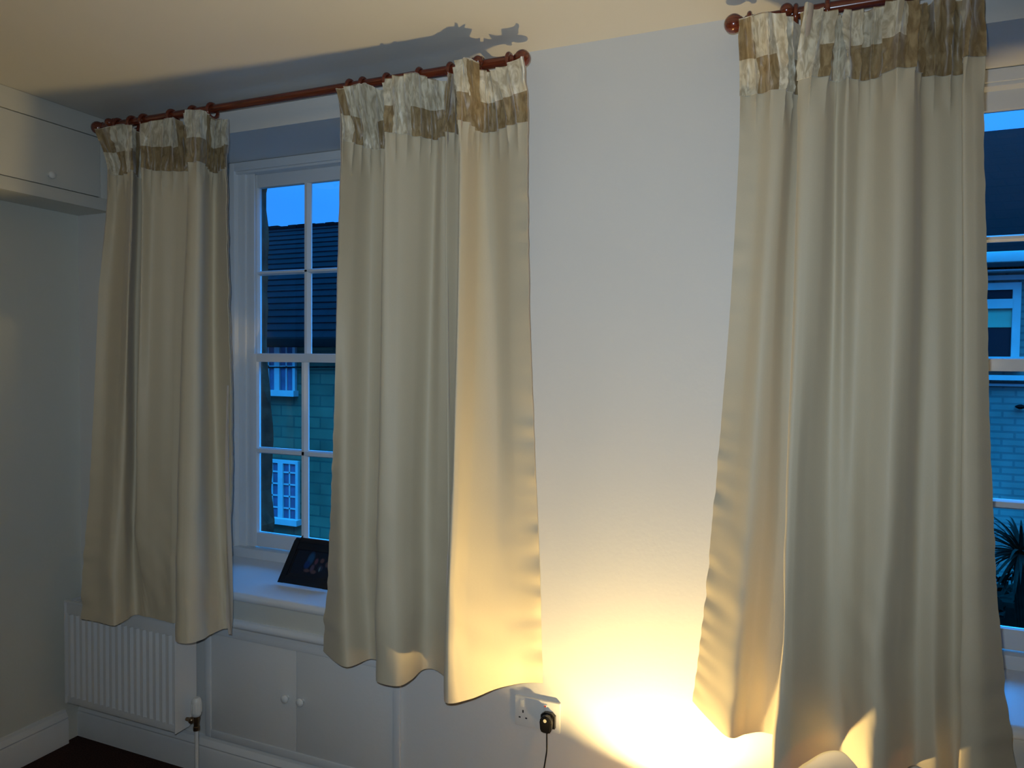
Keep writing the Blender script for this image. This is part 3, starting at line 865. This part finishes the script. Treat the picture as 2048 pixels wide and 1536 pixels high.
# the lining that has slipped past the face cloth on the window side of the left curtain
rows = []
for i in range(60):
    f = i/59; z = EYE-0.10-f*0.885; y = -0.105-0.035*f
    xa, xb = solve_px(452, z, y), solve_px(457+(0.5*(f*2.2) if f < .45 else 0.5+9.0*min(1, (f-.45)/.4)), z, y)
    if f > 0.94: xa = xa+(xb-xa)*0.45*(f-.94)/.06; xb = xb-(xb-xa)*0.35*(f-.94)/.06
    rows.append([(xa+(xb-xa)*k/5, y+0.004*math.sin(k*1.1+z*9), z) for k in range(6)])
VE = np.array(rows); UE = np.zeros((60, 6, 2)); UE[..., 0] = np.arange(6)/100; UE[..., 1] = (-np.arange(60)/100)[:, None]
le, _ = grid_mesh('lining_edge', VE, UE, 0.002, M['lining'], left_root)
le['label'] = 'pale lining edge'

# ------------------------------------------------------------------ framed photograph on the sill
def photo_mat():
    m = bpy.data.materials.new('dim_party_photo'); m.use_nodes = True
    nt = m.node_tree; b = nt.nodes['Principled BSDF']
    tc = nt.nodes.new('ShaderNodeTexCoord')
    def blob(cx, cz, rx_, rz_, col, prev):
        mp = nt.nodes.new('ShaderNodeMapping'); mp.vector_type = 'POINT'
        mp.inputs['Location'].default_value = (-cx/rx_, -cz/rz_, 0); mp.inputs['Scale'].default_value = (1/rx_, 1/rz_, 0)
        ln = nt.nodes.new('ShaderNodeVectorMath'); ln.operation = 'LENGTH'
        nt.links.new(tc.outputs['UV'], mp.inputs[0]); nt.links.new(mp.outputs[0], ln.inputs[0])
        r = nt.nodes.new('ShaderNodeMapRange'); r.interpolation_type = 'SMOOTHSTEP'
        r.inputs[1].default_value = 0.5; r.inputs[2].default_value = 1.1; r.inputs[3].default_value = 1; r.inputs[4].default_value = 0
        nt.links.new(ln.outputs['Value'], r.inputs[0])
        mx = nt.nodes.new('ShaderNodeMix'); mx.data_type = 'RGBA'
        nt.links.new(r.outputs[0], mx.inputs[0])
        if prev is None: mx.inputs[6].default_value = (0.010, 0.009, 0.014, 1)
        else: nt.links.new(prev, mx.inputs[6])
        mx.inputs[7].default_value = col+(1,)
        return mx.outputs[2]
    p = None
    sk_ = (0.09, 0.05, 0.045)
    for a in ((.44, .62, .10, .28, (0.015, 0.06, 0.14)), (.40, .40, .09, .18, (0.01, 0.03, 0.12)), (.60, .55, .05, .14, (0.10, 0.04, 0.05)), (.44, .20, .09, .07, sk_),
              (.56, .30, .06, .16, (0.08, 0.05, 0.07)), (.74, .60, .06, .10, sk_), (.76, .34, .07, .13, (0.03, 0.03, 0.05)), (.75, .30, .02, .10, (0.10, 0.17, 0.16)), (.62, .18, .08, .08, sk_), (.90, .5, .06, .12, sk_)):
        p = blob(*a, p)
    nt.links.new(p, b.inputs['Base Color']); b.inputs['Roughness'].default_value = 0.25
    return m
pf = empty('photo_frame', (-1.77, 0.10, Z_SILL), 'black framed dim photograph leaning back on the left window sill', 'photo frame')
tilt = math.atan2(0.10, 0.138)
FW, FH = 0.24, 0.172
fx0 = -1.888
sill_at = Z_SILL - 0.006 + 0.011*(0.10+0.034)/(YF+0.024)
def fr(u, v, d):   # frame coords: u along, v up the slope, d out of the face
    ct, st = math.cos(tilt), math.sin(tilt)
    return Vector((fx0+u, 0.10+v*st-d*ct, sill_at+0.0125+v*ct+d*(-st)*-1.0*-1.0))
def fbox(bm, u0, u1, v0, v1, d0, d1, uv=False):
    r = bmesh.ops.create_cube(bm, size=1.0)
    for v in r['verts']:
        v.co = fr(u0+(v.co.x+.5)*(u1-u0), v0+(v.co.z+.5)*(v1-v0), d0+(v.co.y+.5)*(d1-d0))
bm = bmesh.new(); q = 0.030
fbox(bm, 0, q, 0, FH, -0.006, 0.012); fbox(bm, FW-q, FW, 0, FH, -0.006, 0.012); fbox(bm, q-.004, FW-q+.004, 0.0004, q, -0.0056, 0.0116); fbox(bm, q-.004, FW-q+.004, FH-q, FH-0.0004, -0.0056, 0.0116)
bmesh.ops.bevel(bm, geom=list(bm.edges), offset=0.002, segments=2, affect='EDGES')
for (a, b, c, e) in ((q-.001, q+.005, q, FH-q), (FW-q-.005, FW-q+.001, q, FH-q), (q, FW-q, q-.001, q+.005), (q, FW-q, FH-q-.005, FH-q+.001)):
    fbox(bm, a, b, c, e, -0.004, 0.006)
build('moulding', bm, M['frame_black'], pf)
me = bpy.data.meshes.new('photograph')
vs = [fr(q, q, 0.001), fr(FW-q, q, 0.001), fr(FW-q, FH-q, 0.001), fr(q, FH-q, 0.001), fr(q, q, -0.003), fr(FW-q, q, -0.003), fr(FW-q, FH-q, -0.003), fr(q, FH-q, -0.003)]
me.from_pydata([tuple(v-pf.location) for v in vs], [], [(0, 1, 2, 3), (7, 6, 5, 4), (0, 4, 5, 1), (1, 5, 6, 2), (2, 6, 7, 3), (3, 7, 4, 0)])
ul = me.uv_layers.new(name='UVMap'); uvs = [(0, 0), (1, 0), (1, 1), (0, 1)]*2
for lp in me.loops: ul.data[lp.index].uv = uvs[lp.vertex_index]
me.materials.append(photo_mat()); link(bpy.data.objects.new('photograph', me), pf)
bm = bmesh.new(); tp = fr(FW/2, FH*0.8, -0.0065)
prism(bm, [(tp.y, tp.z), (tp.y+0.003, tp.z), (0.236, sill_at+0.006), (0.232, sill_at+0.006)], 'x', fx0+FW/2-0.02, fx0+FW/2+0.02)
build('easel_strut', bm, M['frame_black'], pf, smooth=False)

# ------------------------------------------------------------------ floor lamp (just below the picture): uplighter with pleated glass shade
def shade_mat():
    m = bpy.data.materials.new('frosted_amber_shade'); m.use_nodes = True
    nt = m.node_tree; nt.nodes.clear(); out = nt.nodes.new('ShaderNodeOutputMaterial')
    tl = nt.nodes.new('ShaderNodeBsdfTranslucent'); tl.inputs[0].default_value = (0.45, 0.36, 0.24, 1)
    df = nt.nodes.new('ShaderNodeBsdfDiffuse'); df.inputs[0].default_value = (0.7, 0.6, 0.45, 1)
    tr = nt.nodes.new('ShaderNodeBsdfTransparent'); tr.inputs[0].default_value = (1, 0.9, 0.75, 1)
    tc = nt.nodes.new('ShaderNodeTexCoord'); nz = nt.nodes.new('ShaderNodeTexNoise'); nz.inputs['Scale'].default_value = 9
    nt.links.new(tc.outputs['Object'], nz.inputs[0])
    mr = nt.nodes.new('ShaderNodeMapRange'); mr.inputs[3].default_value = 0.45; mr.inputs[4].default_value = 0.55
    nt.links.new(nz.outputs[0], mr.inputs[0])
    m1 = nt.nodes.new('ShaderNodeMixShader'); nt.links.new(mr.outputs[0], m1.inputs[0])
    m2 = nt.nodes.new('ShaderNodeMixShader'); m2.inputs[0].default_value = 0.10
    nt.links.new(df.outputs[0], m1.inputs[1]); nt.links.new(tl.outputs[0], m1.inputs[2])
    nt.links.new(m1.outputs[0], m2.inputs[1]); nt.links.new(tr.outputs[0], m2.inputs[2]); nt.links.new(m2.outputs[0], out.inputs[0])
    return m
lp = empty('uplighter_lamp', (LAMP.x, LAMP.y, 0), 'small uplighter lamp on the floor against the wall between the curtains', 'lamp')
bm = bmesh.new()
lathe(bm, [(0.0, 0.0005), (0.070, 0.0005), (0.072, 0.006), (0.066, 0.014), (0.030, 0.024), (0.012, 0.036), (0.009, 0.06), (0.009, LAMP.z-0.10), (0.018, LAMP.z-0.092), (0.018, LAMP.z-0.062), (0.0, LAMP.z-0.062)], (LAMP.x, LAMP.y, 0), 'z', 40)
build('base', bm, M['steel'], lp)
bm = bmesh.new()
lathe(bm, [(0.019, LAMP.z-0.085), (0.040, LAMP.z-0.078), (0.062, LAMP.z-0.050), (0.078, LAMP.z-0.005), (0.088, LAMP.z+0.058), (0.085, LAMP.z+0.058), (0.075, LAMP.z-0.004), (0.060, LAMP.z-0.047), (0.039, LAMP.z-0.074), (0.019, LAMP.z-0.081), (0.019, LAMP.z-0.085)], (LAMP.x, LAMP.y, 0), 'z', 48)
build('shade', bm, shade_mat(), lp)
em = bpy.data.materials.new('warm_bulb'); em.use_nodes = True
nt = em.node_tree; nt.nodes.clear(); o_ = nt.nodes.new('ShaderNodeOutputMaterial'); e_ = nt.nodes.new('ShaderNodeEmission')
e_.inputs[0].default_value = LAMP_COLOR+(1,); e_.inputs[1].default_value = LAMP_POWER
nt.links.new(e_.outputs[0], o_.inputs[0])
bm = bmesh.new(); bmesh.ops.create_uvsphere(bm, u_segments=20, v_segments=12, radius=0.020, matrix=Matrix.Translation(LAMP))
build('bulb', bm, em, lp)

# ------------------------------------------------------------------ across the street
GZ = -2.7
bm = bmesh.new(); box(bm, -30, 25, 0.9, 25, GZ-0.2, GZ)
tag(build('street_ground', bm, M['asphalt'], smooth=False), kind='structure')

def far_window(parent, x0, x1, z0, z1, y, cols, rows, mat_pane, mullions=(), fw=0.06, transom=None, blind=None):
    bm = bmesh.new(); ya, yb_ = y-0.05, y+0.0
    box(bm, x0, x0+fw, ya, yb_, z0, z1); box(bm, x1-fw, x1, ya, yb_, z0, z1)
    box(bm, x0+fw, x1-fw, ya, yb_, z1-fw, z1); box(bm, x0-0.03, x1+0.03, y-0.12, yb_, z0-0.06, z0+fw*0.6)
    for mx in mullions: box(bm, mx-0.05, mx+0.05, ya-0.005, yb_, z0+fw*.6, z1-fw)
    edges = [x0+fw]+[v for mx in mullions for v in (mx-0.05, mx+0.05)]+[x1-fw]
    for k in range(0, len(edges), 2):
        a, b = edges[k], edges[k+1]
        for i in range(1, cols): xx = a+(b-a)*i/cols; box(bm, xx-0.011, xx+0.011, ya+0.008, yb_, z0+fw*.6, z1-fw)
        for j in range(1, rows): zz = z0+(z1-z0)*j/rows; box(bm, a, b, ya+0.008, yb_, zz-0.011, zz+0.011)
    if transom: box(bm, x0+fw, x1-fw, ya-0.01, yb_, transom-0.05, transom+0.05)
    f = build('window', bm, M['far_white'], parent, smooth=False)
    bm = bmesh.new(); box(bm, x0+fw*.6, x1-fw*.6, y-0.025, y-0.015, z0+.01, z1-.01)
    build('pane', bm, mat_pane, f, smooth=False)
    if blind:
        bm = bmesh.new(); box(bm, x0+fw, x1-fw, y-0.032, y-0.0255, blind[0], blind[1])
        build('blind', bm, M['far_blind'], f, smooth=False)
    return f

HY = 7.0
h1 = empty('stone_house', (-7.5, HY, GZ), 'old stone house with dark tiled roof seen through the left window', 'house')
zE = at_y(600, 656, HY).z; zR = at_y(600, 455, HY+3).z
bm = bmesh.new(); box(bm, -16, -2.4, HY, HY+6, GZ, zE)
build('wall', bm, M['stone'], h1, smooth=False)
bm = bmesh.new()
sl = (zR-zE)/3.0
prism(bm, [(HY-0.25, zE-0.25*sl+0.02), (HY+3, zR-0.02), (HY+6.25, zE-0.25*sl+0.02), (HY+6.25, zE-0.25*sl-0.06), (HY+3, zR-0.12), (HY-0.25, zE-0.25*sl-0.06)], 'x', -16.2, -2.3)
nrow = 20
for i in range(nrow):       # overlapping tile courses
    t0 = i/nrow; y_ = HY-0.27+t0*3.25; z_ = zE-0.25*sl+0.035+t0*3.25*sl
    ln_ = 3.25/nrow
    prism(bm, [(y_, z_), (y_+ln_*1.1, z_+ln_*1.1*sl-0.022), (y_+ln_*1.1, z_+ln_*1.1*sl-0.05), (y_, z_-0.03)], 'x', -16.2, -2.3)
rf = build('roof', bm, M['tiles'], h1, smooth=False)
bm = bmesh.new(); rr = random.Random(4)
for i in range(60):
    xx = -16.1+i*0.232; box(bm, xx, xx+0.228, HY+2.90, HY+3.12, zR-0.04, zR+0.035+rr.uniform(0, .03), 0.03)
build('ridge_tiles', bm, M['tiles'], rf)
bm = bmesh.new(); box(bm, -16.2, -2.3, HY-0.32, HY-0.001, zE-0.30, zE-0.16, 0.02)
box(bm, -16.1, -2.4, HY-0.03, HY-0.001, zE-0.16, zE-0.001)
build('gutter', bm, M['gutter'], h1)
bm = bmesh.new(); tube(bm, [(-16, HY-0.05, zE-0.55), (-8, HY-0.05, zE-0.62), (-2.6, HY-0.05, zE-0.52)], 0.012, 6)
build('cable', bm, M['gutter'], h1)
def fx(px): return at_y(px, 700, HY).x
def fz(px, py): return at_y(px, py, HY).z
x1_ = fx(594); mm = fx(558)
far_window(h1, 2*mm-x1_-0.0, x1_, fz(595, 785), fz(595, 681), HY, 2, 2, M['far_net'], mullions=(mm,), fw=0.05)
x1_ = fx(600); mm = fx(565)
far_window(h1, 2*mm-x1_, x1_, fz(598, 1042), fz(598, 922), HY, 2, 5, M['far_net'], mullions=(mm,), fw=0.05)

h2 = empty('white_house', (4.5, HY, GZ), 'white painted brick house with slate roof seen through the right window', 'house')
zE2 = at_y(1990, 535, HY).z; zR2 = at_y(2000, 260, HY+3).z
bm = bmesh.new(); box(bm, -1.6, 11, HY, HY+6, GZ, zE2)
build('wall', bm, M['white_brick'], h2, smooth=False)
bm = bmesh.new(); sl2 = (zR2-zE2-0.1)/3.0
prism(bm, [(HY-0.2, zE2-0.02), (HY-0.2, zE2+0.10-0.2*sl2), (HY+3, zR2), (HY+6.2, zE2+0.1-0.2*sl2), (HY+6.2, zE2-0.02)], 'x', -1.8, 11.2)
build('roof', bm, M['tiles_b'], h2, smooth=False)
bm = bmesh.new(); box(bm, -1.7, 11, HY-0.30, HY-0.201, zE2+0.02, zE2+0.13, 0.015)
box(bm, -1.7, 11, HY-0.06, HY-0.001, zE2-0.14, zE2-0.09); box(bm, -1.7, 11, HY-0.2, HY-0.001, zE2-0.06, zE2-0.021)
build('gutter', bm, M['far_white'], h2)
wx1 = at_y(2040, 600, HY).x
zt2, zb2 = fz(2010, 566), fz(2010, 722)
far_window(h2, wx1-1.25, wx1, zb2, zt2, HY, 1, 1, M['far_dark'], mullions=(wx1-0.62,), fw=0.075, transom=fz(2010, 608), blind=(fz(2010, 655), fz(2010, 613)))
bm = bmesh.new(); box(bm, wx1-1.6, wx1+0.1, HY-0.10, HY-0.001, fz(2000, 760), fz(2000, 750))
box(bm, -1.5, 10.9, HY-0.03, HY-0.001, fz(2000, 772), fz(2000, 767))
build('stone_band', bm, M['far_white'], h2, smooth=False)
bm = bmesh.new(); tube(bm, [(at_y(2038, 812, HY).x, HY-0.06, at_y(2038, 812, HY).z-0.03+0.05*k/6) for k in range(7)], [0.01, .03, .045, .05, .045, .03, .01], 8)
build('wall_light', bm, M['gutter'], h2)

# cordyline with strap leaves, and a dark hedge at the foot of the white house
cp = at_y(2042, 1105, 4.6)
cd = empty('spiky_palm', (cp.x, cp.y, GZ), 'dark spiky palm in front of the white house, low in the right window', 'plant')
bm = bmesh.new(); tube(bm, [(cp.x, cp.y, GZ), (cp.x+0.03, cp.y, (GZ+cp.z)/2), (cp.x, cp.y, cp.z)], [0.09, 0.07, 0.05], 10)
build('trunk', bm, M['leaf'], cd)
bm = bmesh.new(); rr = random.Random(12)
for i in range(90):
    az = rr.uniform(0, 2*math.pi); el = rr.uniform(-0.5, 1.3); L_ = rr.uniform(0.35, 0.6)
    d = Vector((math.cos(az)*math.cos(el), math.sin(az)*math.cos(el), math.sin(el)))
    sd = d.cross(Vector((0, 0, 1))).normalized()*0.017
    P0 = Vector((cp.x, cp.y, cp.z)); prev = None
    for k in range(6):
        t = k/5; p = P0+d*L_*t+Vector((0, 0, -0.22*L_*t*t*2)); wdt = (1-t)**0.7
        pair = (bm.verts.new(p-sd*wdt), bm.verts.new(p+sd*wdt+Vector((0, 0, .002))), bm.verts.new(p+Vector((0, 0, -0.008*wdt-.001))))
        if prev:
            for a in range(3): bm.faces.new((prev[a], prev[(a+1) % 3], pair[(a+1) % 3], pair[a]))
        prev = pair
build('leaves', bm, M['leaf'], cd, smooth=False)
hz = at_y(2010, 1160, 5.4)
bm = bmesh.new(); rr = random.Random(5)
for i in range(2600):
    x = rr.uniform(-0.5, 3.4); y = rr.uniform(5.0, 5.9); z = rr.uniform(GZ+0.05, hz.z+0.10*math.sin(x*3.3)+rr.uniform(-.05, .08))
    if rr.random() < .5: z = hz.z+0.10*math.sin(x*3.3)+rr.uniform(-.2, .08)
    s_ = rr.uniform(.04, .08); n_ = Vector((rr.uniform(-1, 1), rr.uniform(-1, 1), rr.uniform(-1, 1))).normalized()
    a = n_.orthogonal().normalized()*s_; b = n_.cross(a)
    c = Vector((x, y, z)); v = [bm.verts.new(c+a), bm.verts.new(c+b*.5), bm.verts.new(c-a), bm.verts.new(c-b*.5), bm.verts.new(c+n_*s_*.25)]
    for q_ in range(4): bm.faces.new((v[q_], v[(q_+1) % 4], v[4]))
    bm.faces.new((v[3], v[2], v[1], v[0]))
box(bm, -0.5, 3.4, 5.15, 5.75, GZ, hz.z-0.12, 0.05)
tag(build('hedge', bm, M['leaf'], smooth=False), 'dark leafy hedge at the foot of the white house, bottom of the right window', 'hedge')
